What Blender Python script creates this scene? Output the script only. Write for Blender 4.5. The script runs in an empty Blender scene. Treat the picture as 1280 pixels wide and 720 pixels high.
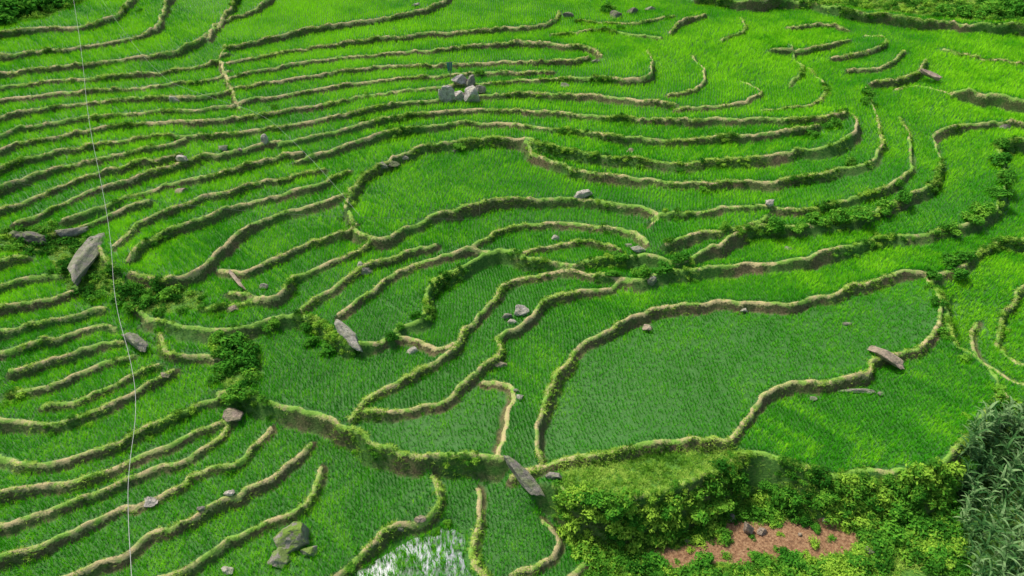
import bpy, bmesh, math, random
import numpy as np
from mathutils import Vector, Matrix
rng = np.random.default_rng(7); random.seed(7)
scene = bpy.context.scene
scene.view_settings.view_transform = 'Standard'; scene.view_settings.look = 'None'; scene.view_settings.exposure = 0

# ------------------------------------------------------------------ camera (a drone above the lowest ground)
H = 42.0; PITCH = math.radians(35); F = 853.0
cd = bpy.data.cameras.new("camera"); cam = bpy.data.objects.new("camera", cd)
scene.collection.objects.link(cam); scene.camera = cam
cd.sensor_width = 36; cd.lens = 36*F/1280; cd.clip_end = 3000; cd.clip_start = 0.5
cam.location = (0, 0, H); cam.rotation_euler = (math.pi/2-PITCH, 0, 0)

# ------------------------------------------------------------------ hillside
def base(x, y):
    x = np.asarray(x, float); y = np.asarray(y, float)
    z = 0.19*y
    z = z + 0.05*10*np.log1p(np.exp(np.clip(-(x+4)/10, -30, 30)))
    z = z - 0.05*np.maximum(y-75, 0)
    z = z + 0.35*np.sin(x*0.06+1.0)*np.cos(y*0.05)
    return z
def ray(px, py):
    px = np.asarray(px, float); py = np.asarray(py, float)
    a = (px-640)/F; b = -(py-360)/F
    c, s = math.cos(PITCH), math.sin(PITCH)
    return np.stack([a, c+b*s, -s+b*c], -1)
def survey(pts, hf=base, maxd=230):
    """traced survey marks -> plan positions on the hillside"""
    pts = np.asarray(pts, float).reshape(-1, 2)
    d = ray(pts[:, 0], pts[:, 1])
    ts = np.linspace(8, maxd, 2400)
    X = d[:, 0:1]*ts; Y = d[:, 1:2]*ts; Z = H + d[:, 2:3]*ts
    below = Z < hf(X, Y)
    k = np.where(below.any(1), below.argmax(1), len(ts)-1)
    t = ts[k]
    return np.stack([d[:, 0]*t, d[:, 1]*t], -1)

RES = 0.15
X0, X1, Y0, Y1 = -94, 92, 8, 128
xs = np.arange(X0, X1, RES); ys = np.arange(Y0, Y1, RES)
NX, NY = len(xs), len(ys)
GX, GY = np.meshgrid(xs, ys)
B = base(GX, GY)

# ------------------------------------------------------------------ terrace edges (uphill on the left of travel)
C = []
def E(h, w, veg, *p): C.append((h, w*.7 if w < 1 else w, veg, p))
E(.5,.4,.3,(285,70),(330,55),(400,40),(480,30),(540,15),(570,-10))
E(.5,.4,.3,(285,85),(350,70),(430,58),(520,50),(600,45),(680,38),(700,20))
E(.5,.4,.3,(285,103),(350,88),(430,75),(520,68),(600,62),(680,60),(740,70),(750,78))
E(.5,.4,.3,(290,118),(360,103),(440,90),(510,84),(560,86),(640,82),(700,84),(735,78))
E(.5,.4,.3,(300,133),(370,120),(450,106),(540,98),(620,95),(690,96))
E(.6,.4,.6,(320,150),(390,137),(460,122),(540,112),(620,105),(700,103),(760,108),(805,110),(816,98),(808,72))
E(.7,.5,.5,(345,165),(400,152),(470,138),(550,125),(640,120),(720,125),(800,135),(842,142))
E(.8,.5,.6,(350,185),(400,170),(460,155),(530,142),(600,137),(680,142),(760,155),(840,160),(930,163),(1000,165),(1050,160))
E(.8,.5,.6,(370,202),(420,185),(480,165),(550,152),(620,152),(690,165),(760,178),(830,185),(900,182),(960,178),(1020,172))
E(1.1,.8,.8,(432,262),(440,235),(465,210),(500,190),(540,174),(600,170),(655,176),(690,192),(740,205),(800,211),(860,213),(930,208),(1000,199),(1050,190),(1064,165),(1045,155))
E(1.,.7,.9,(655,178),(680,200),(720,216),(790,229),(860,236),(930,236),(1000,229),(1060,217),(1092,205),(1100,185),(1092,145),(1083,110))
E(.9,.5,.8,(815,277),(870,279),(900,270),(945,268),(1000,274),(1060,258),(1110,240),(1130,225),(1138,195),(1125,145))
E(1.,.8,.9,(830,318),(870,305),(950,291),(1030,285),(1090,270),(1140,248),(1165,230),(1176,200),(1172,165),(1200,156))
E(1.1,.8,1.,(745,342),(800,348),(850,340),(920,333),(990,328),(1050,316),(1100,298),(1160,293),(1200,285),(1240,262),(1256,232),(1252,192),(1245,176),(1290,168))
E(.4,.4,.3,(835,130),(868,120),(880,98),(865,75))
E(.4,.4,.3,(842,146),(900,143),(940,135),(946,122),(925,108))
E(.5,.4,.5,(965,68),(1030,61),(1058,52)); E(.5,.4,.5,(1040,73),(1090,66),(1104,54),(1080,48))
E(.5,.4,.5,(1060,87),(1110,80),(1132,64)); E(.6,.5,.5,(1090,102),(1140,92),(1158,75))
E(1.,.6,.5,(1190,114),(1230,119),(1290,131)); E(1.,.6,.8,(870,2),(940,8),(1000,6),(1050,18),(1100,24),(1160,32),(1230,36),(1300,40))
E(.4,.4,.3,(1190,114),(1150,104),(1120,108)); E(.4,.4,.3,(835,45),(850,30),(880,20))
E(.4,.4,.3,(985,36),(1030,30),(1060,36)); E(.4,.4,.3,(1200,155),(1235,150),(1290,152))
E(.2,.3,.8,(690,50),(750,42),(825,50)); E(.2,.3,.8,(985,112),(1000,90),(985,60)); E(.2,.3,.8,(950,150),(1010,140),(1030,112),(1010,85))
E(.2,.3,.8,(720,28),(790,34),(840,24)); E(.2,.3,.8,(900,52),(930,38),(925,22)); E(.2,.3,.8,(1180,60),(1230,72),(1290,80))
E(.9,.5,.6,(436,268),(450,298),(485,308),(520,290),(560,272),(620,256),(700,252),(770,262),(818,277),(812,290))
E(.7,.4,.5,(592,312),(620,291),(680,281),(740,283),(785,295),(806,316))
E(.5,.4,.4,(655,318),(700,309),(750,306),(775,318))
E(1.1,.8,1.,(500,425),(530,400),(535,370),(555,345),(590,325),(625,313),(665,328),(720,333),(770,325),(812,328),(845,335),(860,330),(900,310),(945,290),(955,280))
E(.6,.45,.3,(436,528),(480,495),(530,466),(568,440),(580,412),(605,385),(628,352),(662,341),(720,338),(790,350))
E(.6,.45,.3,(458,520),(500,520),(540,512),(578,482),(612,462),(624,440),(620,420),(648,408),(668,395),(678,375),(722,361),(785,352))
E(.3,.4,.1,(604,478),(635,486),(630,520),(628,560),(622,580))
E(.75,.55,.25,(676,588),(668,550),(683,505),(705,465),(740,425),(790,397),(840,380),(920,377),(985,382),(1035,372),(1085,354),(1130,344),(1158,340))
E(.6,.45,.25,(640,600),(680,590),(725,583),(780,570),(830,561),(880,561),(912,565),(928,538),(950,510),(985,491),(1040,488),(1078,482),(1088,460),(1130,452),(1155,432),(1170,402),(1160,345))
E(2.4,1.5,1.,(690,625),(730,640),(790,640),(860,615),(910,585),(940,580),(990,598),(1040,606),(1100,602),(1150,606),(1180,585),(1216,545),(1240,505),(1238,480),(1212,457),(1186,440),(1178,405),(1162,352))
E(.6,.5,.8,(1160,350),(1200,330),(1240,303),(1295,290)); 
E(.5,.4,.3,(1300,480),(1268,462),(1238,440),(1222,400),(1232,392)); E(.5,.4,.5,(1300,455),(1266,432),(1254,400),(1262,368),(1290,345))
E(.8,.5,.8,(1280,720),(1262,560),(1262,500),(1240,470))
E(.5,.4,.4,(-30,52),(60,42),(120,40),(160,20),(172,-10)); E(.6,.4,.4,(-30,78),(70,70),(140,60),(190,50),(206,20),(216,-10))
E(.6,.4,.4,(-30,96),(80,88),(160,80),(230,68),(270,40),(302,-8)); E(.6,.4,.5,(-30,112),(80,103),(170,98),(240,88),(284,75))
E(.6,.4,.4,(-30,130),(90,118),(180,112),(250,105),(286,96)); E(.7,.4,.4,(-30,156),(90,132),(180,127),(250,125),(289,118))
E(.7,.4,.5,(-30,178),(80,152),(170,145),(240,140),(296,134)); E(.7,.4,.5,(-30,198),(70,172),(150,160),(240,155),(318,150))
E(.7,.4,.5,(-30,222),(60,195),(140,180),(230,172),(300,168),(345,163)); E(.7,.4,.4,(-30,252),(50,215),(120,200),(200,188),(232,176))
E(.8,.4,.4,(-30,275),(60,240),(130,215),(200,203),(225,196)); E(.8,.4,.5,(20,280),(100,245),(150,226),(220,205),(300,190),(352,182))
E(.8,.4,.5,(80,276),(150,250),(200,230),(270,216),(340,201),(376,192)); E(.8,.4,.5,(60,293),(110,277),(145,262),(185,250))
E(.9,.5,.4,(145,312),(170,282),(230,256),(300,236),(370,219),(405,213)); E(.9,.5,.5,(162,332),(200,292),(260,269),(330,246),(400,231),(436,214))
E(.9,.5,.5,(165,352),(215,358),(255,345),(275,315),(310,285),(370,262),(436,247)); E(.8,.5,.4,(275,338),(310,344),(340,326),(390,305),(446,291))
E(.8,.5,.5,(290,372),(340,380),(372,350),(420,326),(465,309)); E(.7,.45,.4,(375,396),(410,370),(440,346),(480,326),(545,313))
E(.7,.45,.4,(425,400),(455,372),(490,346),(530,326),(570,318),(610,312))
E(.5,.4,.15,(283,62),(278,85),(290,120),(300,140)); E(.5,.4,.15,(262,52),(280,30),(320,12),(350,-10))
E(.6,.4,.5,(-20,335),(35,325)); E(.6,.4,.5,(-20,370),(30,352),(78,346)); E(.6,.4,.5,(-20,393),(50,381),(92,372))
E(.6,.4,.5,(-20,418),(60,406),(112,390),(128,394)); E(.6,.4,.5,(-20,445),(60,428),(120,408),(145,408)); E(.6,.4,.5,(15,467),(70,451),(130,431),(152,425))
E(.6,.4,.6,(10,491),(60,483),(120,461),(166,446)); E(.6,.4,.5,(55,512),(110,499),(160,476),(198,460)); E(.7,.42,.4,(-20,530),(70,531),(130,512),(180,484),(216,462))
E(.7,.42,.7,(-20,572),(60,586),(120,570),(180,541),(240,511),(280,494)); E(.5,.36,.4,(-20,622),(50,612),(110,600),(170,575),(230,546),(284,521))
E(.5,.36,.4,(-20,662),(60,640),(130,611),(200,581),(260,556),(286,530)); E(.5,.36,.3,(-20,702),(40,685),(110,650),(190,616),(260,586),(312,566),(333,530))
E(.5,.36,.3,(70,728),(150,686),(230,650),(300,611),(352,582),(388,550)); E(.5,.36,.4,(180,730),(260,690),(330,652),(392,612),(400,578))
E(.5,.4,.4,(410,728),(440,700),(480,668),(530,641),(550,620),(540,590)); E(.4,.4,.3,(625,735),(598,705),(590,685),(600,650),(598,605))
E(.4,.4,.3,(640,713),(680,692),(697,668),(680,642)); E(.4,.4,.4,(700,735),(720,700),(735,680))
E(1.1,.8,1.,(185,405),(240,418),(290,415),(330,403),(372,398),(402,410),(424,432),(470,440),(500,425)); E(.5,.4,.6,(255,392),(290,386),(330,379))
E(1.4,.95,1.,(275,490),(310,500),(350,514),(400,522),(440,540),(470,562),(520,573),(580,577),(628,582))
E(.5,.4,.4,(470,438),(512,430),(548,441),(570,438)); E(.6,.4,.8,(110,300),(140,330),(160,365),(185,405))
E(.6,.4,.6,(200,420),(215,445),(250,442),(290,450))

NSM = []   # samples: x,y,nx,ny,h,w,veg,id
def smoothnoise(n, step):
    m = max(4, int(n/step)+4); v = rng.normal(size=m)
    xx = np.linspace(1, m-2.01, n); i = xx.astype(int); f = xx-i; f = f*f*(3-2*f)
    return v[i]*(1-f)+v[i+1]*f
for cid, (h, w, veg, p) in enumerate(C):
    P = survey(p)
    Q = np.vstack([2*P[0]-P[1], P, 2*P[-1]-P[-2]])
    out = []
    for i in range(1, len(Q)-2):
        p0, p1, p2, p3 = Q[i-1], Q[i], Q[i+1], Q[i+2]
        L = np.linalg.norm(p2-p1); n = max(3, int(L/0.12))
        d1 = (p2-p0); d2 = (p3-p1)
        m1 = d1/np.linalg.norm(d1)*L; m2 = d2/np.linalg.norm(d2)*L
        t = np.linspace(0, 1, n, endpoint=False)[:, None]
        out.append((2*t**3-3*t**2+1)*p1+(t**3-2*t**2+t)*m1+(-2*t**3+3*t**2)*p2+(t**3-t**2)*m2)
    S = np.vstack(out+[P[-1:]])
    seg = np.r_[0, np.cumsum(np.linalg.norm(np.diff(S, axis=0), axis=1))]
    n = max(4, int(seg[-1]/0.14)); u = np.linspace(0, seg[-1], n)
    S = np.stack([np.interp(u, seg, S[:, 0]), np.interp(u, seg, S[:, 1])], -1)
    T = np.gradient(S, axis=0); T /= np.linalg.norm(T, axis=1)[:, None]+1e-9
    N = np.stack([-T[:, 1], T[:, 0]], -1)
    S = S+N*(0.15*smoothnoise(n, 14)+0.06*smoothnoise(n, 5))[:, None]
    hv = h*(1+0.25*smoothnoise(n, 40).clip(-1.5, 1.5))
    wv = w*(1+0.25*smoothnoise(n, 22).clip(-1.5, 1.5))
    NSM.append(np.column_stack([S, N, hv, wv, np.full(n, veg)*(1+.45*smoothnoise(n, 25)), np.full(n, cid)]))
NSM = np.vstack(NSM)
print("edge samples", len(NSM))
D = np.full((NY, NX), 9.0); SG = np.ones((NY, NX)); AN = np.zeros((NY, NX, 2)); AH = np.zeros((NY, NX)); AW = np.full((NY, NX), .4); AV = np.zeros((NY, NX))
for s in NSM:
    R = 2.4 if s[5] > .9 else 1.1
    k = int(R/RES)+1
    ci = int((s[0]-X0)/RES); cj = int((s[1]-Y0)/RES)
    a0, a1, b0, b1 = max(ci-k, 0), min(ci+k, NX), max(cj-k, 0), min(cj+k, NY)
    if a0 >= a1 or b0 >= b1: continue
    dx = xs[a0:a1][None, :]-s[0]; dy = ys[b0:b1][:, None]-s[1]
    d = np.sqrt(dx*dx+dy*dy); sub = D[b0:b1, a0:a1]; m = d < sub
    sub[m] = d[m]
    SG[b0:b1, a0:a1][m] = np.where((dx*s[2]+dy*s[3]) > 0, 1, -1)[m]
    AN[b0:b1, a0:a1][m] = s[2:4]; AH[b0:b1, a0:a1][m] = s[4]; AW[b0:b1, a0:a1][m] = s[5]; AV[b0:b1, a0:a1][m] = s[6]
SD = D*SG
kx = 2*np.pi*np.fft.fftfreq(NX, RES)[None, :]; ky = 2*np.pi*np.fft.fftfreq(NY, RES)[:, None]
K2 = kx**2+ky**2
def gauss(a, s): return np.real(np.fft.ifft2(np.fft.fft2(a)*np.exp(-K2*s*s/2)))
edge = np.minimum.reduce([GX-X0, X1-GX, GY-Y0, Y1-GY]); fade = np.clip(edge/8, 0, 1)
inr = (SD < -0.1) & (SD > -0.1-AW)
g = np.where(inr, AH*1.2/AW, 0)
gx = g*AN[..., 0]; gy = g*AN[..., 1]
by, bx = np.gradient(B, RES)
sg = np.hypot(gauss(gx, 5), gauss(gy, 5)); sb = np.hypot(gauss(bx, 5), gauss(by, 5))
cf = np.clip(sb/(sg+.02), .7, 1.4); cf = np.where(AW > .9, 1, cf)
qx = (gx*cf-bx)*fade; qy = (gy*cf-by)*fade
lam = 1/10.0**2
r = np.real(np.fft.ifft2((-1j*kx*np.fft.fft2(qx)-1j*ky*np.fft.fft2(qy))/(K2+lam)))
Z = B+r
def bandnoise(s, amp):
    a = gauss(rng.normal(size=(NY, NX)), s); return a/a.std()*amp
n_f = bandnoise(.2, 1); n_m = bandnoise(.8, 1); n_l = bandnoise(4, 1)
bund = np.exp(-(SD/.19)**2)
ris = np.clip(1-np.abs(SD+.1+AW/2)/(AW/2+.15), 0, 1)**.5
Z += bund*(.1+.035*n_f) + ris*(.06*n_f+.05*n_m) + .015*n_m

def bil(A):
    def f(x, y):
        u = np.clip((np.asarray(x)-X0)/RES, 0, NX-1.01); v = np.clip((np.asarray(y)-Y0)/RES, 0, NY-1.01)
        i = u.astype(int); j = v.astype(int); a = u-i; b = v-j
        return A[j, i]*(1-a)*(1-b)+A[j, i+1]*a*(1-b)+A[j+1, i]*(1-a)*b+A[j+1, i+1]*a*b
    return f
def near(A):
    def f(x, y):
        i = np.clip(((np.asarray(x)-X0)/RES+.5).astype(int), 0, NX-1); j = np.clip(((np.asarray(y)-Y0)/RES+.5).astype(int), 0, NY-1)
        return A[j, i]
    return f
def poly_mask(px_poly):
    P = survey(px_poly); m = np.zeros((NY, NX), bool)
    n = len(P)
    for i in range(n):
        x1, y1 = P[i]; x2, y2 = P[(i+1) % n]
        if y1 == y2: continue
        c = ((y1 > GY) != (y2 > GY)) & (GX < (x2-x1)*(GY-y1)/(y2-y1)+x1)
        m ^= c
    return m
bank = poly_mask([(690,628),(780,645),(860,622),(910,592),(990,606),(1100,610),(1180,600),(1246,510),(1262,500),(1340,500),(1500,800),(760,860),(740,700)])
fallow = poly_mask([(700,588),(780,573),(850,565),(910,568),(935,585),(860,618),(790,640),(700,625)])
wild = poly_mask([(-200,-90),(150,-60),(110,8),(60,30),(0,36),(-200,50)]) | poly_mask([(870,-90),(1400,-90),(1400,30),(1290,36),(1160,28),(1050,14),(940,4),(870,-2)]) \
     | poly_mask([(150,362),(200,362),(258,366),(255,392),(186,400),(160,385)]) | poly_mask([(265,425),(320,420),(330,470),(300,498),(270,480)]) | poly_mask([(0,285),(60,280),(110,295),(150,340),(140,372),(90,370),(60,320),(0,318)])
corn = poly_mask([(1190,570),(1246,520),(1300,505),(1420,800),(1220,800),(1205,660)])
soilm = poly_mask([(915,625),(985,636),(1060,640),(1090,665),(1050,690),(960,682),(930,705),(900,660)]) | poly_mask([(800,672),(900,655),(910,688),(850,700)])
soilw = np.clip(gauss(soilm.astype(float), .5)*1.4+.3*n_m*gauss(soilm.astype(float), 1.), 0, 1)
wpx = [(430,712),(470,690),(520,655),(560,640),(590,660),(588,700),(600,735),(480,745),(420,735)]
wet = poly_mask(wpx); wz = float(np.median(Z[wet]))
inner = wet & (np.abs(SD) > .35)
wl = np.clip(gauss(inner.astype(float), .35)*1.3, 0, 1)
Z = Z*(1-wl)+(wz-.05)*wl
ZF = bil(Z)

# ------------------------------------------------------------------ field labels
ds = 2; lab = (np.arange(NX*NY).reshape(NY, NX)[::ds, ::ds]+1).astype(np.int64)
free = (np.abs(SD[::ds, ::ds]) > .35); lab = np.where(free, lab, 0)
for it in range(550):
    o = lab.copy()
    o[1:] = np.maximum(o[1:], lab[:-1]); o[:-1] = np.maximum(o[:-1], lab[1:])
    o[:, 1:] = np.maximum(o[:, 1:], lab[:, :-1]); o[:, :-1] = np.maximum(o[:, :-1], lab[:, 1:])
    o = np.where(free, o, 0)
    if (o == lab).all(): break
    lab = o
LAB = np.repeat(np.repeat(lab, ds, 0), ds, 1)[:NY, :NX]
tint = np.modf(np.abs(np.sin(LAB*12.9898)*43758.5453))[0]
dens = np.ones((NY, NX)); tint = .2+.42*tint+.16*np.clip((GY-50)/25, 0, 1)+.16*np.clip(-GX/25, 0, 1)  # distance term brightens far rice: cloud light painted into the leaf colour
def setfield(px, py, t, dn):
    x, y = survey([(px, py)])[0]; l = near(LAB)(x, y)
    if l > 0 and (LAB == l).sum() < 100000:
        m = LAB == l; tint[m] = t; dens[m] = dn
for a in [(860,470,.5,.7),(600,235,.62,.78),(420,365,1.,.58),(480,375,.8,.68),(560,540,.45,.68),(1050,560,.1,1),(520,670,.35,.7),(480,600,.35,.85),(400,480,.18,.92),(640,680,.42,.75),
          (230,310,.9,1),(100,550,.9,1),(60,560,.9,1),(1000,350,.18,.95),(700,420,.3,.92),(600,430,.33,.92),(200,640,.65,1),(150,600,.65,1),(900,100,.6,1),(450,150,.6,1)]:
    setfield(*a)
wetc = gauss(wet.astype(float), .5)
dens = np.where(wetc > .35, .45, dens)
tint = tint+.1*np.clip(n_l, -1.5, 1.5)

# ------------------------------------------------------------------ terrain mesh, one sheet out to the horizon
def ext(v, sgn, lim):
    out = []; st = 1.
    while abs(v) < lim:
        v += sgn*st; st *= 1.25; out.append(v)
    return out
xa = ext(xs[0], -1, 1500)[::-1]; xb = ext(xs[-1], 1, 1500); yb = ext(ys[-1], 1, 1800)
ya = []; v = ys[0]; st = 1.
while v > -1500: v -= st; st *= 1.25; ya.append(v)
ya = ya[::-1]
XX = np.r_[xa, xs, xb]; YY = np.r_[ya, ys, yb]
MX, MY = np.meshgrid(XX, YY)
def far(x, y):
    xc = np.clip(x, X0, xs[-1]); yc = np.clip(y, Y0, ys[-1]); d = np.hypot(x-xc, y-yc)
    return base(xc, yc)+d*.16*(y > 60)+ d/(d+60)*8*np.sin(x*.011+y*.007)
MZ = far(MX, MY)
ia, ja = len(xa), len(ya)
MZ[ja:ja+NY, ia:ia+NX] = Z
def grid_mesh(name, MX, MY, MZ):
    ny, nx = MX.shape
    me = bpy.data.meshes.new(name)
    co = np.stack([MX, MY, MZ], -1).reshape(-1, 3).astype(np.float32)
    i = np.arange(nx*ny).reshape(ny, nx)
    q = np.stack([i[:-1, :-1], i[:-1, 1:], i[1:, 1:], i[1:, :-1]], -1).reshape(-1, 4)
    me.vertices.add(len(co)); me.vertices.foreach_set("co", co.ravel())
    me.loops.add(q.size); me.loops.foreach_set("vertex_index", q.ravel().astype(np.int32))
    me.polygons.add(len(q)); me.polygons.foreach_set("loop_start", np.arange(0, q.size, 4, dtype=np.int32))
    me.polygons.foreach_set("use_smooth", np.ones(len(q), bool))
    me.update(calc_edges=True); return me
me = grid_mesh("terraced_hillside", MX, MY, MZ)
def emb(a, fill):
    o = np.full(MX.shape, fill, np.float32); o[ja:ja+NY, ia:ia+NX] = a; return o
zone = np.stack([emb(np.clip(bund, 0, 1), 0), emb(ris, 0), emb(gauss((bank | fallow | wild).astype(float), .4), 1), emb(soilw, 0)], -1)
at = me.attributes.new("zone", 'FLOAT_COLOR', 'POINT'); at.data.foreach_set("color", zone.reshape(-1).astype(np.float32))
at = me.attributes.new("weedy", 'FLOAT', 'POINT'); at.data.foreach_set("value", emb(AV, 0).reshape(-1).astype(np.float32))
terrain = bpy.data.objects.new("terraced_hillside", me); scene.collection.objects.link(terrain)

# ------------------------------------------------------------------ material helpers
class NT:
    def __init__(s, name):
        s.m = bpy.data.materials.new(name); s.m.use_nodes = True; s.t = s.m.node_tree; s.t.nodes.clear()
        s.out = s.n('ShaderNodeOutputMaterial')
    def n(s, typ, **k):
        nd = s.t.nodes.new(typ)
        for a, b in k.items(): setattr(nd, a, b)
        return nd
    def l(s, a, b): s.t.links.new(a, b)
    def pos(s): return s.n('ShaderNodeNewGeometry').outputs['Position']
    def noise(s, scale, detail=4, rough=.6, vec=None):
        nd = s.n('ShaderNodeTexNoise'); nd.inputs['Scale'].default_value = scale; nd.inputs['Detail'].default_value = detail; nd.inputs['Roughness'].default_value = rough
        s.l(vec if vec is not None else s.pos(), nd.inputs['Vector']); return nd.outputs['Fac']
    def ramp(s, f, stops):
        nd = s.n('ShaderNodeValToRGB'); e = nd.color_ramp.elements
        while len(e) < len(stops): e.new(.5)
        for i, (p, c) in enumerate(stops):
            e[i].position = p; e[i].color = tuple(c)+(1,) if hasattr(c, '__len__') else (c, c, c, 1)
        s.l(f, nd.inputs['Fac']); return nd.outputs['Color']
    def mix(s, f, a, b, mode='MIX'):
        nd = s.n('ShaderNodeMix', data_type='RGBA', blend_type=mode)
        for i, v in ((0, f), (6, a), (7, b)):
            if hasattr(v, 'is_linked'): s.l(v, nd.inputs[i])
            else: nd.inputs[i].default_value = (tuple(v)+(1,)) if hasattr(v, '__len__') else v
        return nd.outputs[2]
    def math(s, op, a, b=0.0, clamp=False):
        nd = s.n('ShaderNodeMath', operation=op, use_clamp=clamp)
        for i, v in enumerate((a, b)):
            if hasattr(v, 'is_linked'): s.l(v, nd.inputs[i])
            else: nd.inputs[i].default_value = v
        return nd.outputs[0]
    def bump(s, h, strength, dist):
        nd = s.n('ShaderNodeBump'); nd.inputs['Strength'].default_value = strength; nd.inputs['Distance'].default_value = dist
        s.l(h, nd.inputs['Height']); return nd.outputs[0]

t = NT("terrace_ground")
a = t.n('ShaderNodeAttribute', attribute_name="zone"); sep = t.n('ShaderNodeSeparateColor'); t.l(a.outputs['Color'], sep.inputs[0])
wd = t.n('ShaderNodeAttribute', attribute_name="weedy")
n1 = t.noise(.9); n2 = t.noise(6, 5)
mud = t.mix(n2, (.018, .12, .008), (.06, .2, .025))
bundc = t.mix(t.ramp(t.math('SUBTRACT', n1, t.math('MULTIPLY', wd.outputs['Fac'], .16)), [(.34, 0), (.52, 1)]), (.2, .4, .05), (.5, .42, .2))
risg = t.ramp(n2, [(.3, (.03, .1, .012)), (.55, (.07, .19, .024)), (.72, (.14, .19, .05))])
risb = t.ramp(n2, [(.3, (.06, .055, .022)), (.55, (.15, .12, .055)), (.72, (.26, .21, .11))])
risc = t.mix(t.math('ADD', t.math('MULTIPLY', wd.outputs['Fac'], .85), t.math('MULTIPLY', t.math('SUBTRACT', n1, .5), 2.4), True), risb, risg)
grass = t.ramp(n2, [(.3, (.04, .13, .012)), (.6, (.1, .25, .025)), (.8, (.18, .29, .05))])
soil = t.ramp(n2, [(.3, (.1, .05, .025)), (.5, (.26, .14, .07)), (.7, (.4, .26, .14))])
c = t.mix(t.ramp(sep.outputs[2], [(.3, 0), (.7, 1)]), mud, grass)
c = t.mix(t.math('MULTIPLY', sep.outputs[1], 1.3, True), c, risc)
c = t.mix(t.ramp(t.math('ADD', sep.outputs[0], t.math('MULTIPLY', t.math('SUBTRACT', n2, .5), 1.)), [(.4, 0), (.6, 1)]), c, bundc)
c = t.mix(t.ramp(t.math('ADD', t.noise(1.4, 5), t.math('MULTIPLY', t.math('SUBTRACT', a.outputs['Alpha'], .5), .7)), [(.52, 0), (.62, 1)]), c, soil)
p = t.n('ShaderNodeBsdfPrincipled'); t.l(c, p.inputs['Base Color'])
dry = t.math('ADD', t.math('ADD', sep.outputs[0], sep.outputs[1]), sep.outputs[2], True)
t.l(t.math('ADD', t.math('MULTIPLY', dry, .45), .42, True), p.inputs['Roughness']); p.inputs['Specular IOR Level'].default_value = .35
t.l(t.bump(t.noise(9, 6), .8, .1), p.inputs['Normal']); t.l(p.outputs[0], t.out.inputs[0])
me.materials.append(t.m)

def foliage(name, ca, cb, cc, trans=.3, scale=.25, inst=True, gain=1.6, up=.9):
    """dark / mid / bright; driven by per-field tint, world noise and per-leaf random. Leaf normals are softened towards the sky."""
    t = NT(name)
    geo = t.n('ShaderNodeNewGeometry')
    n = t.noise(scale, 3, .6, geo.outputs['Position']); nb = t.noise(scale*8, 2, .6, geo.outputs['Position'])
    f = t.math('MULTIPLY', t.math('SUBTRACT', n, .5), gain)
    f = t.math('ADD', f, t.math('MULTIPLY', t.math('SUBTRACT', nb, .5), .7))
    f = t.math('ADD', f, t.math('MULTIPLY', t.math('SUBTRACT', geo.outputs['Random Per Island'], .5), .35))
    if inst:
        a = t.n('ShaderNodeAttribute', attribute_name="tint", attribute_type='INSTANCER'); f = t.math('ADD', f, a.outputs['Fac'])
    else:
        oi = t.n('ShaderNodeObjectInfo'); f = t.math('ADD', f, t.math('ADD', t.math('MULTIPLY', oi.outputs['Random'], .4), .3))
    col = t.ramp(f, [(0., ca), (.5, cb), (1., cc)])
    va = t.n('ShaderNodeVectorMath', operation='ADD'); t.l(geo.outputs['Normal'], va.inputs[0]); va.inputs[1].default_value = (0, 0, up)
    vn = t.n('ShaderNodeVectorMath', operation='NORMALIZE'); t.l(va.outputs[0], vn.inputs[0])
    df = t.n('ShaderNodeBsdfDiffuse'); t.l(col, df.inputs[0]); t.l(vn.outputs[0], df.inputs['Normal'])
    tr = t.n('ShaderNodeBsdfTranslucent'); t.l(col, tr.inputs[0])
    m = t.n('ShaderNodeMixShader'); m.inputs[0].default_value = trans; t.l(df.outputs[0], m.inputs[1]); t.l(tr.outputs[0], m.inputs[2])
    t.l(m.outputs[0], t.out.inputs[0]); return t.m
m_rice = foliage("rice_leaf", (.022, .25, .006), (.09, .48, .01), (.33, .8, .02), gain=1.3)
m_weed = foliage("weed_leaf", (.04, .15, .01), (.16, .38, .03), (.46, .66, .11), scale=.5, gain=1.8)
m_shrub = foliage("shrub_leaf", (.02, .13, .012), (.08, .3, .025), (.26, .54, .05), scale=.6, inst=False, up=.4)
m_corn = foliage("corn_leaf", (.03, .11, .028), (.09, .22, .06), (.28, .44, .18), scale=1.2, up=.3)
m_bushy = foliage("creeper_leaf", (.025, .13, .012), (.1, .32, .027), (.36, .6, .06), scale=.4, up=.4, gain=2)

def mesh_from(name, V, Fc, mat):
    me = bpy.data.meshes.new(name); me.from_pydata(V, [], Fc); me.materials.append(mat)
    me.polygons.foreach_set("use_smooth", [True]*len(me.polygons)); me.update(); return me
def blade(V, Fc, x, y, z, az, L, lean, w, segs=3, droop=.8):
    b = len(V); dx, dy = math.cos(az), math.sin(az); px, py = -dy, dx
    ang = lean; cx, cy, cz = x, y, z
    for i in range(segs+1):
        u = i/segs; ww = w*(1-u**2*.95)*.5
        if i < segs:
            V.append((cx-px*ww, cy-py*ww, cz)); V.append((cx+px*ww, cy+py*ww, cz))
        else: V.append((cx, cy, cz))
        st = L/segs; cx += dx*math.sin(ang)*st; cy += dy*math.sin(ang)*st; cz += math.cos(ang)*st; ang += droop/segs
    for i in range(segs-1): Fc.append((b+2*i, b+2*i+1, b+2*i+3, b+2*i+2))
    Fc.append((b+2*segs-2, b+2*segs-1, b+2*segs))
def proto_coll(name, meshes):
    c = bpy.data.collections.new(name)
    for i, m in enumerate(meshes):
        o = bpy.data.objects.new(m.name, m); c.objects.link(o)
    return c
rice = []
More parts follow.
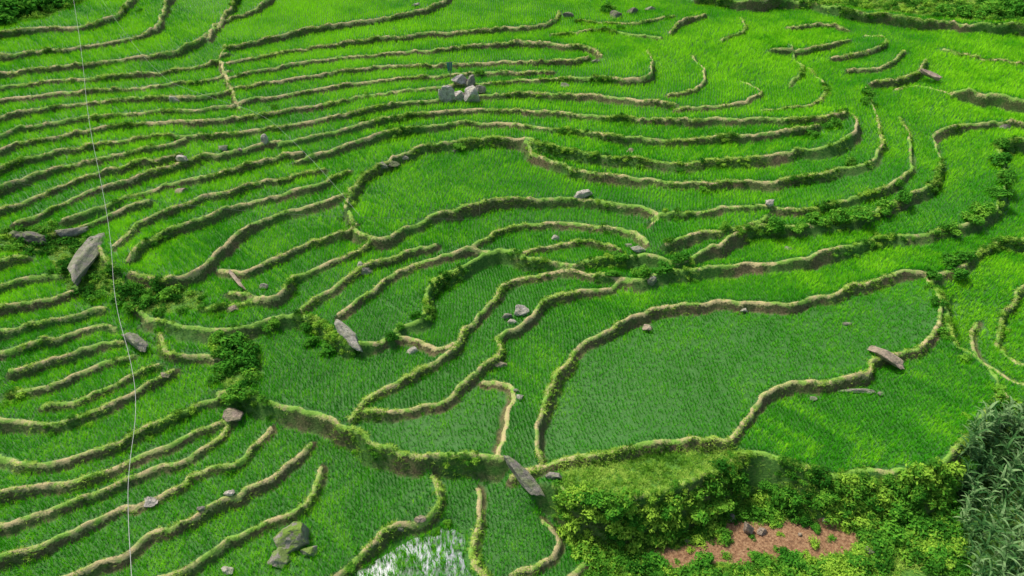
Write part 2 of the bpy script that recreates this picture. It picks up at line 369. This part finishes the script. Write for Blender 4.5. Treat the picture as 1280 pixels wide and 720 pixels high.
for k in range(5):
    V, Fc = [], []
    for i in range(10):
        az = random.uniform(0, 6.28); r_ = random.uniform(0, .06)
        blade(V, Fc, r_*math.cos(az), r_*math.sin(az), -.02, az+random.uniform(-.6, .6), random.uniform(.3, .46), random.uniform(.03, .42), random.uniform(.02, .032), 2, random.uniform(.15, .8))
    rice.append(mesh_from("rice_tuft", V, Fc, m_rice))
weeds = []
for k in range(5):
    V, Fc = [], []
    for i in range(14):
        az = random.uniform(0, 6.28); r_ = random.uniform(0, .16)
        blade(V, Fc, r_*math.cos(az), r_*math.sin(az), -.03, az+random.uniform(-1, 1), random.uniform(.12, .34), random.uniform(.1, 1.1), random.uniform(.025, .055), 2, random.uniform(.4, 1.6))
    weeds.append(mesh_from("weed_tuft", V, Fc, m_weed))
def leafclump(name, lumps, nleaf, size, mat, R=.5, flat=.8):
    V, Fc = [], []
    cs = []
    for i in range(lumps):
        a = random.uniform(0, 6.28); rr = R*math.sqrt(random.random())*.8
        cs.append((rr*math.cos(a), rr*math.sin(a), random.uniform(.1, .75)*flat*(1-.5*rr/R), random.uniform(.18, .36)))
    for i in range(nleaf):
        c = random.choice(cs); d = Vector((random.gauss(0, 1), random.gauss(0, 1), random.gauss(.3, 1))).normalized()
        rr = c[3]*random.uniform(.55, 1.1)
        p = Vector((c[0]+d.x*rr, c[1]+d.y*rr, max(-.05, c[2]+d.z*rr*.8)))
        n = (d+Vector((random.gauss(0, .5), random.gauss(0, .5), random.gauss(.4, .5)))).normalized()
        tt = n.orthogonal().normalized(); tt.rotate(Matrix.Rotation(random.uniform(0, 6.28), 3, n)); bb = n.cross(tt)
        L = size*random.uniform(.6, 1.4); W = L*.5; b = len(V)
        V += [p-tt*L*.5, p+bb*W*.5-n*.01, p+tt*L*.5-n*L*.25, p-bb*W*.5-n*.01]
        Fc.append((b, b+1, b+2, b+3))
    for i in range(6):
        c = random.choice(cs); b = len(V); V += [(-.015, 0, -.1), (.015, 0, -.1), (c[0], c[1], c[2])]; Fc.append((b, b+1, b+2))
    return mesh_from(name, [tuple(v) for v in V], Fc, mat)
shrubs = [leafclump("shrub", 9, 1100, .13, m_shrub) for k in range(5)]
creeper = [leafclump("creeper_clump", 5, 260, .14, m_bushy, .4, .5) for k in range(5)]
cornm = []
for k in range(4):
    V, Fc = [], []
    for a in range(3):
        az = a*2.1; b = len(V); V += [(.02*math.cos(az), .02*math.sin(az), -.1), (.02*math.cos(az+2.1), .02*math.sin(az+2.1), -.1), (.008*math.cos(az+2.1), .008*math.sin(az+2.1), 1.9), (.008*math.cos(az), .008*math.sin(az), 1.9)]; Fc.append((b, b+1, b+2, b+3))
    for i in range(11):
        blade(V, Fc, 0, 0, .25+i*.15, i*2.6+random.uniform(-.5, .5), random.uniform(.6, .95), random.uniform(.35, .7), random.uniform(.11, .17), 5, random.uniform(1.2, 2.))
    for i in range(6): blade(V, Fc, 0, 0, 1.85, random.uniform(0, 6.28), .28, random.uniform(.05, .5), .02, 2, .3)
    cornm.append(mesh_from("corn_plant", V, Fc, m_corn))

def scatter(name, P, rot, scl, tn, coll):
    me = bpy.data.meshes.new(name); n = len(P); me.vertices.add(n)
    me.vertices.foreach_set("co", np.asarray(P, np.float32).ravel())
    for nm, ty, arr, key in (("rot", 'FLOAT_VECTOR', rot, "vector"), ("scl", 'FLOAT_VECTOR', scl, "vector"), ("tint", 'FLOAT', tn, "value")):
        a = me.attributes.new(nm, ty, 'POINT'); a.data.foreach_set(key, np.asarray(arr, np.float32).ravel())
    o = bpy.data.objects.new(name, me); scene.collection.objects.link(o)
    ng = bpy.data.node_groups.new(name+"_nodes", 'GeometryNodeTree')
    ng.interface.new_socket(name="Geometry", in_out='INPUT', socket_type='NodeSocketGeometry'); ng.interface.new_socket(name="Geometry", in_out='OUTPUT', socket_type='NodeSocketGeometry')
    N = ng.nodes; gi = N.new('NodeGroupInput'); go = N.new('NodeGroupOutput')
    m2p = N.new('GeometryNodeMeshToPoints'); iop = N.new('GeometryNodeInstanceOnPoints'); ci = N.new('GeometryNodeCollectionInfo')
    ci.inputs['Collection'].default_value = coll; ci.inputs['Separate Children'].default_value = True; ci.inputs['Reset Children'].default_value = True
    iop.inputs['Pick Instance'].default_value = True
    def na(nm):
        x = N.new('GeometryNodeInputNamedAttribute'); x.data_type = 'FLOAT_VECTOR'; x.inputs['Name'].default_value = nm; return x.outputs['Attribute']
    L = ng.links; L.new(gi.outputs[0], m2p.inputs['Mesh']); L.new(m2p.outputs[0], iop.inputs['Points']); L.new(ci.outputs[0], iop.inputs['Instance'])
    e2r = N.new('FunctionNodeEulerToRotation'); L.new(na("rot"), e2r.inputs[0]); L.new(e2r.outputs[0], iop.inputs['Rotation'])
    L.new(na("scl"), iop.inputs['Scale']); L.new(iop.outputs[0], go.inputs[0])
    md = o.modifiers.new("scatter", 'NODES'); md.node_group = ng
    print(name, n); return o
def rots(n, tilt): return np.column_stack([rng.normal(0, tilt, n), rng.normal(0, tilt, n), rng.uniform(0, 6.28, n)])
def inview(x, y, m=6):   # the surveyed valley plus a margin on every side
    return (np.abs(x) < .75*(y*.71+24)+m)

# ---- rice, transplanted in gently bending rows
def ricegrid(y0, y1, sx_, sy_, sc):
    ax = np.arange(X0+2, X1-2, sx_); ay = np.arange(y0, y1, sy_); gx_, gy_ = np.meshgrid(ax, ay)
    x = (gx_+rng.uniform(-.22, .22, gx_.shape)*sx_+1.6*np.sin(gy_*.09)+.5*np.sin(gy_*.31+gx_*.05)).ravel(); y = (gy_+rng.uniform(-.35, .35, gx_.shape)*sy_).ravel()
    s = near(SD)(x, y); w = near(AW)(x, y); bad = near(bank | fallow | wild)(x, y)
    pn = near(n_l)(x, y)
    ok = ((s > .23) | (s < -(w+.22))) & ~bad & inview(x, y) & (rng.random(x.size) < near(dens)(x, y)*(1-.15*(pn > 1)))
    x, y = x[ok], y[ok]; n = len(x)
    d = near(dens)(x, y); hs = sc*rng.uniform(.8, 1.15, n)*(1+.08*near(n_l)(x, y))*(.62+.38*d)
    return np.column_stack([x, y, ZF(x, y)]), rots(n, .08), np.column_stack([hs, hs, hs*.95]), near(tint)(x, y)+.04*near(n_m)(x, y)
parts = [ricegrid(14, 54, .25, .165, 1.05), ricegrid(54, 122, .31, .27, 1.3)]
scatter("rice_plants", *[np.concatenate([a_[i] for a_ in parts]) for i in range(4)], proto_coll("rice_tufts", rice))

# ---- weeds on the bunds and risers
S = NSM[rng.integers(0, len(NSM), 115000)]
crest = rng.random(len(S)) < .45
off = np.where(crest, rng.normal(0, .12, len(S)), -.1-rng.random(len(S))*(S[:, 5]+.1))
vg = S[:, 6].clip(0, 1); clump = np.clip(.6+.5*near(n_m)(S[:, 0], S[:, 1]), .1, 1.2)
keep = (rng.random(len(S)) < clump*np.where(crest, .35+.5*vg, .1+.8*vg)*(1-.8*near(soilw)(S[:, 0], S[:, 1]))) & inview(S[:, 0], S[:, 1]) & (S[:, 1] < 124)
S = S[keep]; off = off[keep]; crest = crest[keep]; clump = clump[keep]
x = S[:, 0]+S[:, 2]*off+rng.normal(0, .05, len(S)); y = S[:, 1]+S[:, 3]*off+rng.normal(0, .05, len(S))
n = len(x); sc = rng.uniform(.4, .9, n)*(1+.2*(y > 60))*(.7+.4*clump)
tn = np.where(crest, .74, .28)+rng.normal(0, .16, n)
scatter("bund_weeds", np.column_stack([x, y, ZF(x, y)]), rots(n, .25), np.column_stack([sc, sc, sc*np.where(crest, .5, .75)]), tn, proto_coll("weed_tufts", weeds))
# ---- creepers/bushes on weedy edges
S = NSM[rng.integers(0, len(NSM), 19000)]
keep = (rng.random(len(S)) < (S[:, 6]-.4).clip(0, 1)**2*1.1*np.clip(.6+.6*near(n_m)(S[:, 0], S[:, 1]), 0, 1.5)) & inview(S[:, 0], S[:, 1]) & (S[:, 1] < 124) & (near(soilw)(S[:, 0], S[:, 1]) < .5); S = S[keep]
off = rng.normal(-.25, .3, len(S)); x = S[:, 0]+S[:, 2]*off; y = S[:, 1]+S[:, 3]*off; n = len(x)
sc = rng.uniform(.3, .95, n)**1.4
A_ = [np.column_stack([x, y, ZF(x, y)]), rots(n, .2), np.column_stack([sc, sc, sc*rng.uniform(.6, 1.1, n)]), rng.uniform(.15, .85, n)]
inviewG = inview(GX, GY, 9) & (GY > 13) & (GY < 124)
def inmask(mask, npts):
    jj, ii = np.nonzero(mask & inviewG); k = rng.integers(0, len(jj), npts)
    return xs[ii[k]]+rng.uniform(-.1, .1, npts), ys[jj[k]]+rng.uniform(-.1, .1, npts)
x1, y1 = inmask((bank | wild) & ~corn, 5600); x2, y2 = inmask(bank & ~corn, 3000); x = np.r_[x1, x2]; y = np.r_[y1, y2]
q = near(n_m)(x, y)+.7*near(n_l)(x, y); k = ((q < 1.) & (rng.random(len(x)) > .93*near(soilw)(x, y))) | near(wild)(x, y); x, y, q = x[k], y[k], q[k]; n = len(x)
sc = rng.uniform(.35, 1.4, n)**1.5*(1-.4*near(soilw)(x, y))
B_ = [np.column_stack([x, y, ZF(x, y)]), rots(n, .2), np.column_stack([sc, sc, sc*rng.uniform(.7, 1.3, n)]), (.48-.16*q+rng.normal(0, .22, n))]
scatter("creeping_bushes", *[np.concatenate([A_[i], B_[i]]) for i in range(4)], proto_coll("creeper_clumps", creeper))
x1, y1 = inmask((bank | fallow | wild), 44000); x2, y2 = inmask(bank | fallow, 12000); x = np.r_[x1, x2]; y = np.r_[y1, y2]
q = near(n_l)(x, y)+.5*near(n_m)(x, y); k = ((q < 1.2) & (rng.random(len(x)) > 1.02*near(soilw)(x, y))) | near(fallow | wild)(x, y); x, y, q = x[k], y[k], q[k]; n = len(x)
sc = rng.uniform(.5, 1.2, n)
scatter("bank_grass", np.column_stack([x, y, ZF(x, y)]), rots(n, .2), np.column_stack([sc, sc, sc]), .5+.12*q+.25*near(fallow | (wild & (GX > 0)))(x, y)+rng.normal(0, .16, n), bpy.data.collections["weed_tufts"])
x, y = inmask(corn, 420); n = len(x); sc = rng.uniform(.7, 1.2, n)
scatter("corn_plants", np.column_stack([x, y, ZF(x, y)]), rots(n, .1), np.column_stack([sc, sc, sc]), rng.uniform(.1, 1., n), proto_coll("corn_variants", cornm))

# ---- shrubs (named individually)
def locate(px, py):
    x, y = survey([(px, py)], lambda X, Y: ZF(X, Y))[0]
    return x, y, float(ZF(x, y)), (y*.819+(H-float(ZF(x, y)))*.574)
SH = [(298,440,34),(285,462,30),(310,455,26),(275,425,22),(20,20,45),(45,10,40),(70,8,35),(-10,12,40),(5,32,24),(120,372,20),(150,378,20),(150,360,16),(185,380,18),(210,372,20),(20,312,16),
 (775,325,18),(800,345,20),(830,338,22),(765,345,14),(850,325,16),(575,185,14),(968,285,22),(1000,285,18),(1050,275,22),(1075,270,26),(1020,278,18),(1105,265,22),(1130,250,18),
 (1250,205,24),(1245,245,22),(1225,265,22),(1190,290,20),(1185,330,22),(1205,325,20),(1165,345,18),(1195,345,20),(1040,160,18),(1015,172,16),(1062,205,14),(1085,118,16),(1082,128,12),(1120,232,12),(1256,225,20),(1250,185,18),(1215,275,20),(1170,380,14),(1178,420,14),(1205,450,14),
 (760,15,16),(775,35,10),(1210,20,26),(1240,18,28),(1180,18,22),(1270,22,26),(1255,8,24),(300,495,22),(285,500,20),(410,440,22),(390,432,16),(385,410,14),(340,410,18),(500,410,12),(520,396,12),(490,425,14),
 (740,625,26),(760,640,30),(720,620,20),(790,655,26),(830,640,22),(870,640,28),(900,630,24),(845,658,22),(770,670,24),(925,612,20),(960,610,18),(990,622,20),(1035,622,20),(1085,630,24),(1120,640,28),(1150,660,34),(1180,640,30),
 (1110,680,34),(1070,708,26),(990,705,28),(950,700,18),(880,710,28),(820,712,28),(1170,700,34),(1190,610,22),(1205,575,20),(1140,620,22),(1080,610,16),(905,600,12),(1020,662,12),(970,655,10),(1250,490,14),(1245,530,16),(560,655,10),(545,665,10),(440,712,12),(175,15,8),(342,135,10),(600,92,10),(455,150,9),(850,215,9),(880,240,12),(905,285,12)]
for i, (px, py, r_) in enumerate(SH):
    x, y, z, dep = locate(px, py); s = r_*dep/F*1.15
    o = bpy.data.objects.new("shrub", shrubs[i % 5]); scene.collection.objects.link(o)
    o.location = (x, y, z-.05*s); o.rotation_euler = (random.uniform(-.15, .15), random.uniform(-.15, .15), random.uniform(0, 6.28)); o.scale = (s*random.uniform(.9, 1.25), s, s*random.uniform(.7, 1.))

# ------------------------------------------------------------------ rocks
t = NT("weathered_rock"); oi = t.n('ShaderNodeObjectInfo')
n1 = t.noise(2.5, 6, .65); n2 = t.noise(14, 5, .6)
shade = t.ramp(n1, [(.3, .4), (.5, .85), (.7, 1.15)])
c = t.mix(1.0, oi.outputs['Color'], shade, 'MULTIPLY')
c = t.mix(t.ramp(n2, [(.52, 0), (.66, .7)]), c, (.1, .09, .07))
geo = t.n('ShaderNodeNewGeometry'); sp = t.n('ShaderNodeSeparateXYZ'); t.l(geo.outputs['Normal'], sp.inputs[0])
moss = t.math('MULTIPLY', t.ramp(sp.outputs[2], [(.3, 0), (.7, 1)]), t.ramp(t.noise(1.8, 4), [(.42, 0), (.52, 1)]))
moss = t.math('MULTIPLY', moss, oi.outputs['Alpha'])
c = t.mix(moss, c, (.16, .27, .03))
p = t.n('ShaderNodeBsdfPrincipled'); p.inputs['Roughness'].default_value = .85; t.l(c, p.inputs['Base Color'])
t.l(t.bump(t.noise(5, 8, .7), 1., .16), p.inputs['Normal']); t.l(p.outputs[0], t.out.inputs[0]); m_rock = t.m
def rockmesh(seed, cuts=13):
    r = random.Random(seed); bm = bmesh.new(); bmesh.ops.create_icosphere(bm, subdivisions=4, radius=1)
    planes = [(Vector((r.gauss(0, 1), r.gauss(0, 1), r.gauss(0, 1))).normalized(), r.uniform(.45, .8)) for _ in range(cuts)]
    from mathutils import noise
    for v in bm.verts:
        for n_, d_ in planes:
            e = v.co.dot(n_)-d_
            if e > 0: v.co -= n_*e
        v.co += v.co.normalized()*(.09*noise.noise(v.co*2.3+Vector((seed, 0, 0)))+.045*noise.noise(v.co*7+Vector((0, seed, 0))))
    me = bpy.data.meshes.new("rock"); bm.to_mesh(me); bm.free(); me.materials.append(m_rock)
    mx = max(max(abs(c_) for c_ in v.co) for v in me.vertices)
    for v in me.vertices: v.co /= mx
    return me
RM = [rockmesh(k*3+1) for k in range(9)]
LT = (.56,.51,.44); MD = (.34,.31,.26); DK = (.18,.16,.14); PK = (.43,.33,.25)
def rock(px, py, w, h, col=MD, mossy=.6, yaw=None, name="boulder", k=None, dep=1.):
    x, y, z, dpt = locate(px, py+h*.35); m = dpt/F
    o = bpy.data.objects.new(name, RM[k if k is not None else random.randrange(9)]); scene.collection.objects.link(o)
    W = w*m*.48; Hh = h*m*.43
    o.scale = (W, W*.75*dep, Hh); o.location = (x, y+W*.3, z+Hh*.35); o.rotation_euler = (random.uniform(-.2, .2), random.uniform(-.2, .2), yaw if yaw is not None else random.uniform(-.4, .4)+random.choice([0, 3.14]))
    o.color = tuple(col)+(mossy,); return o
def slab(p1, p2, w, thick, col=MD, mossy=.5, tilt=.4, name="rock_slab", k=0, rise=0.):
    x1, y1, z1, d1 = locate(*p1); x2, y2, z2, d2 = locate(*p2)
    a_ = Vector((x1, y1, z1+rise)); b_ = Vector((x2, y2, z2)); L = (b_-a_).length; m = (d1+d2)/2/F
    o = bpy.data.objects.new(name, RM[k]); scene.collection.objects.link(o)
    ax = (b_-a_).normalized(); side = ax.cross(Vector((0, 0, 1))).normalized(); up = side.cross(ax)
    M = Matrix((ax, side, up)).transposed().to_4x4()
    o.matrix_world = Matrix.Translation((a_+b_)/2+Vector((0, 0, thick*m*.3))) @ M @ Matrix.Rotation(tilt, 4, 'X') @ Matrix.Diagonal((L*.55, w*m*.5, thick*m*.5, 1))
    o.color = tuple(col)+(mossy,)
for a in [(730,241,28,18,LT,.1),(217,124,18,16,LT,.3),(42,297,44,26,DK,.5),(20,292,26,18,DK,.5),(516,438,20,13,LT,.2),(650,388,28,22,LT,.2),(635,394,16,14,MD,.2),(640,402,14,10,LT,.1),
          (625,456,20,15,PK,.2),(810,410,20,13,PK,.2),(1060,405,13,8,MD,.2),(1016,499,14,8,MD,.2),(930,388,14,9,LT,.2),(963,253,16,15,LT,.1),(695,297,15,12,LT,.2),(797,311,24,16,LT,.3),(786,306,12,9,MD,.3),
          (815,346,14,30,MD,.4),(457,338,22,16,MD,.4),(450,330,12,8,LT,.3),(330,356,13,17,MD,.1),(298,350,10,12,PK,.1),(290,386,24,12,PK,.2),(288,521,36,18,PK,.2),(188,626,24,19,LT,.0),(287,616,18,12,LT,.1),(252,634,12,13,MD,.1),
          (285,712,22,18,LT,.2),(693,594,24,18,MD,.4),(651,496,14,12,LT,.2),(645,488,11,9,MD,.2),(490,203,24,16,DK,.4),(478,208,18,12,MD,.4),(505,198,14,9,MD,.4),(228,198,20,15,LT,.2),(330,172,12,18,LT,.2),(280,184,18,12,MD,.4),(228,238,24,12,PK,.3),
          (1257,158,24,12,DK,.2),(710,18,16,14,DK,.4),(770,18,24,14,DK,.5),(790,12,20,16,DK,.5),(812,10,18,11,MD,.5),(705,107,18,10,MD,.4),(788,188,14,8,PK,.2),(1100,492,11,9,MD,.2),(1087,490,12,8,MD,.2),(935,655,16,36,PK,.2),(915,645,14,22,MD,.3),
          (952,662,16,18,PK,.1),(1085,690,20,16,MD,.4),(1030,650,10,8,LT,.1),(1000,668,8,6,PK,.1),(860,676,10,8,MD,.2),(525,648,16,11,PK,.4),(500,662,14,9,MD,.3),(735,680,16,12,PK,.2),(895,604,10,14,MD,.2),(300,188,9,8,PK,.1),(520,6,14,8,MD,.3),(208,470,14,10,PK,.3),(985,310,12,7,MD,.3),(745,76,14,10,DK,.3),(570,188,14,9,DK,.3)]:
    rock(*a)
rock(366,666,60,54,MD,1.,k=2,name="mossy_boulder"); rock(350,697,40,24,MD,.8,k=4,name="mossy_boulder"); rock(387,688,26,22,MD,.9,k=5,name="mossy_boulder")
slab((128,294),(92,366),26,22,MD,.3,.5,k=1); slab((116,290),(60,300),16,14,MD,.3,.2,k=3); slab((155,420),(188,446),20,18,MD,.3,.4,k=4,rise=.3)
slab((424,414),(454,450),22,22,LT,.2,.5,k=6,rise=.5); slab((1080,436),(1134,466),24,14,PK,.1,.1,k=4,rise=.2); slab((1045,490),(1098,492),8,8,MD,.3,.1,k=2)
slab((632,580),(680,628),18,20,MD,.4,.6,k=5,rise=.2,name="stone_wall_slab"); slab((1145,93),(1182,106),12,9,PK,.0,.2,k=3,rise=.2); slab((285,338),(308,366),6,6,PK,.1,.2,k=1)
# outcrop in the upper middle
WH = (.62,.55,.52)
for a in [(560,114,20,44,WH,.1),(573,116,26,30,WH,.1),(590,116,30,38,WH,.3),(600,108,16,26,MD,.5),(574,98,24,24,WH,.1),(588,100,18,26,MD,.5),(566,122,16,14,MD,.2),(552,118,10,28,WH,.1),(582,120,10,16,DK,.2)]:
    rock(*a, name="rock_outcrop")

def simple(name, col, rough=.5):
    t = NT(name); p = t.n('ShaderNodeBsdfPrincipled'); n_ = t.noise(3)
    t.l(t.mix(n_, tuple(c*.75 for c in col), col), p.inputs['Base Color']); p.inputs['Roughness'].default_value = rough; t.l(p.outputs[0], t.out.inputs[0]); return t.m
m_cable = simple("cable_sheath", (.5, .5, .48)); m_thin = simple("wire_metal", (.12, .16, .12)); m_bamboo = simple("bamboo", (.34, .3, .17), .6); m_tarp = simple("teal_cloth", (.1, .36, .34), .8)
# scarecrow on the outcrop: cross of bamboo with a draped teal cloth
sx, sy, sz, sdp = locate(563, 104)
sc_root = bpy.data.objects.new("scarecrow", None); scene.collection.objects.link(sc_root); sc_root.location = (sx, sy, sz)
def stick(name, a, b, r_, mat, parent):
    a, b = Vector(a), Vector(b); bm = bmesh.new(); bmesh.ops.create_cone(bm, cap_ends=True, segments=8, radius1=r_, radius2=r_*.7, depth=(b-a).length)
    bm.transform(Matrix.Translation((a+b)/2) @ (b-a).to_track_quat('Z', 'Y').to_matrix().to_4x4())
    m_ = bpy.data.meshes.new(name); bm.to_mesh(m_); bm.free(); m_.materials.append(mat); o = bpy.data.objects.new(name, m_); scene.collection.objects.link(o); o.parent = parent
stick("post", (0, 0, -.2), (.1, 0, 2.9), .05, m_bamboo, sc_root); stick("cross_arm", (-.55, 0, 2.4), (.6, .05, 2.48), .035, m_bamboo, sc_root)
V = []; Fc = []
for i in range(9):
    for j in range(7):
        u = (-.36+.09*i)*(1-.06*j); V.append((u, .08*math.sin(i*1.9+j*.4)+(.03*j if i % 2 else -.02*j), 2.44-j*.16-.12*(i % 3)*(j == 6)))
for i in range(8):
    for j in range(6): b = i*7+j; Fc.append((b, b+7, b+8, b+1))
o = bpy.data.objects.new("cloth", mesh_from("cloth", V, Fc, m_tarp)); scene.collection.objects.link(o); o.parent = sc_root

# ------------------------------------------------------------------ water sheet of the flooded paddy
t = NT("paddy_water"); p = t.n('ShaderNodeBsdfPrincipled'); p.inputs['Base Color'].default_value = (.04, .12, .03, 1); p.inputs['Roughness'].default_value = .25
gl = t.n('ShaderNodeBsdfGlossy'); gl.inputs['Roughness'].default_value = .05; gl.inputs['Color'].default_value = (.95, .97, 1, 1)
nb = t.bump(t.noise(2.2, 3), .12, .04); t.l(nb, p.inputs['Normal']); t.l(nb, gl.inputs['Normal'])
ms = t.n('ShaderNodeMixShader'); t.l(t.ramp(t.noise(.7, 4), [(.42, .08), (.58, .7)]), ms.inputs[0]); t.l(p.outputs[0], ms.inputs[1]); t.l(gl.outputs[0], ms.inputs[2]); t.l(ms.outputs[0], t.out.inputs[0])
P = survey(wpx); c_ = P.mean(0); P = c_+(P-c_)*.95
wm = bpy.data.meshes.new("paddy_water"); wm.from_pydata([(a, b, wz-.02) for a, b in P], [], [tuple(range(len(P)))]); wm.materials.append(t.m); wm.update()
if wm.polygons[0].normal.z < 0: wm.flip_normals()
wo = bpy.data.objects.new("paddy_water", wm); scene.collection.objects.link(wo)
x, y = inmask(wet & (np.abs(SD) > .3), 620); n = len(x)
hs = rng.uniform(.7, 1.3, n)
scatter("rice_in_water", np.column_stack([x, y, np.full(n, wz-.05)]), rots(n, .08), np.column_stack([hs, hs, hs]), rng.uniform(.2, .6, n), bpy.data.collections["rice_tufts"])

# ------------------------------------------------------------------ cables and field poles
def cable(name, pts, r_, mat):
    """pts: survey direction + range (m) from the drone"""
    cu = bpy.data.curves.new(name, 'CURVE'); cu.dimensions = '3D'; cu.bevel_depth = r_; cu.bevel_resolution = 2
    s = cu.splines.new('NURBS'); s.points.add(len(pts)-1)
    for i, (px, py, d_) in enumerate(pts):
        v = ray(px, py)*d_; s.points[i].co = (v[0], v[1], v[2]+H, 1)
    s.use_endpoint_u = True; s.order_u = 3; cu.materials.append(mat)
    o = bpy.data.objects.new(name, cu); scene.collection.objects.link(o)
cable("overhead_cable", [(80,-80,62),(92,0,56),(103,70,51),(110,150,46),(128,235,42),(139,300,39),(143,380,35),(164,450,32),(172,510,29),(160,590,26),(160,650,24),(166,740,21),(170,900,17)], .0095, m_cable)
cable("utility_wire", [(90,-60,80),(180,90,66),(262,122,62),(330,142,58),(370,180,54),(405,215,50),(450,270,46)], .006, m_cable)
cable("utility_wire", [(-60,218,56),(140,245,52),(300,264,50),(436,272,48),(640,275,48),(815,278,50)], .006, m_thin)
for (px, py) in [(312,268),(436,285),(815,290),(697,300),(755,232),(600,270),(180,100),(908,60),(640,60),(540,190)]:
    x, y, z, dpt = locate(px, py); bm = bmesh.new()
    bmesh.ops.create_cone(bm, cap_ends=True, segments=8, radius1=.035, radius2=.02, depth=2.0)
    for v in bm.verts: v.co.x += .03*v.co.z**2
    me_ = bpy.data.meshes.new("bamboo_pole"); bm.to_mesh(me_); bm.free(); me_.materials.append(m_bamboo)
    o = bpy.data.objects.new("bamboo_pole", me_); o.location = (x, y, z+.85); o.rotation_euler = (random.uniform(-.1, .1), random.uniform(-.1, .1), random.uniform(0, 6)); scene.collection.objects.link(o)

# ------------------------------------------------------------------ light
sv = Vector((-.42, .3, .86)).normalized()
w = bpy.data.worlds.new("World"); scene.world = w; w.use_nodes = True; nt = w.node_tree
bg = nt.nodes["Background"]; sky = nt.nodes.new('ShaderNodeTexSky'); sky.sky_type = 'NISHITA'; sky.sun_disc = False
sky.sun_elevation = math.asin(sv.z); sky.sun_rotation = math.atan2(sv.x, sv.y); sky.dust_density = 4
nt.links.new(sky.outputs[0], bg.inputs[0]); bg.inputs[1].default_value = .14
sd = bpy.data.lights.new("sun", 'SUN'); sd.energy = 3.7; sd.angle = math.radians(8); sd.color = (1, .95, .85)
so = bpy.data.objects.new("sun", sd); so.rotation_euler = sv.to_track_quat('Z', 'Y').to_euler(); scene.collection.objects.link(so)
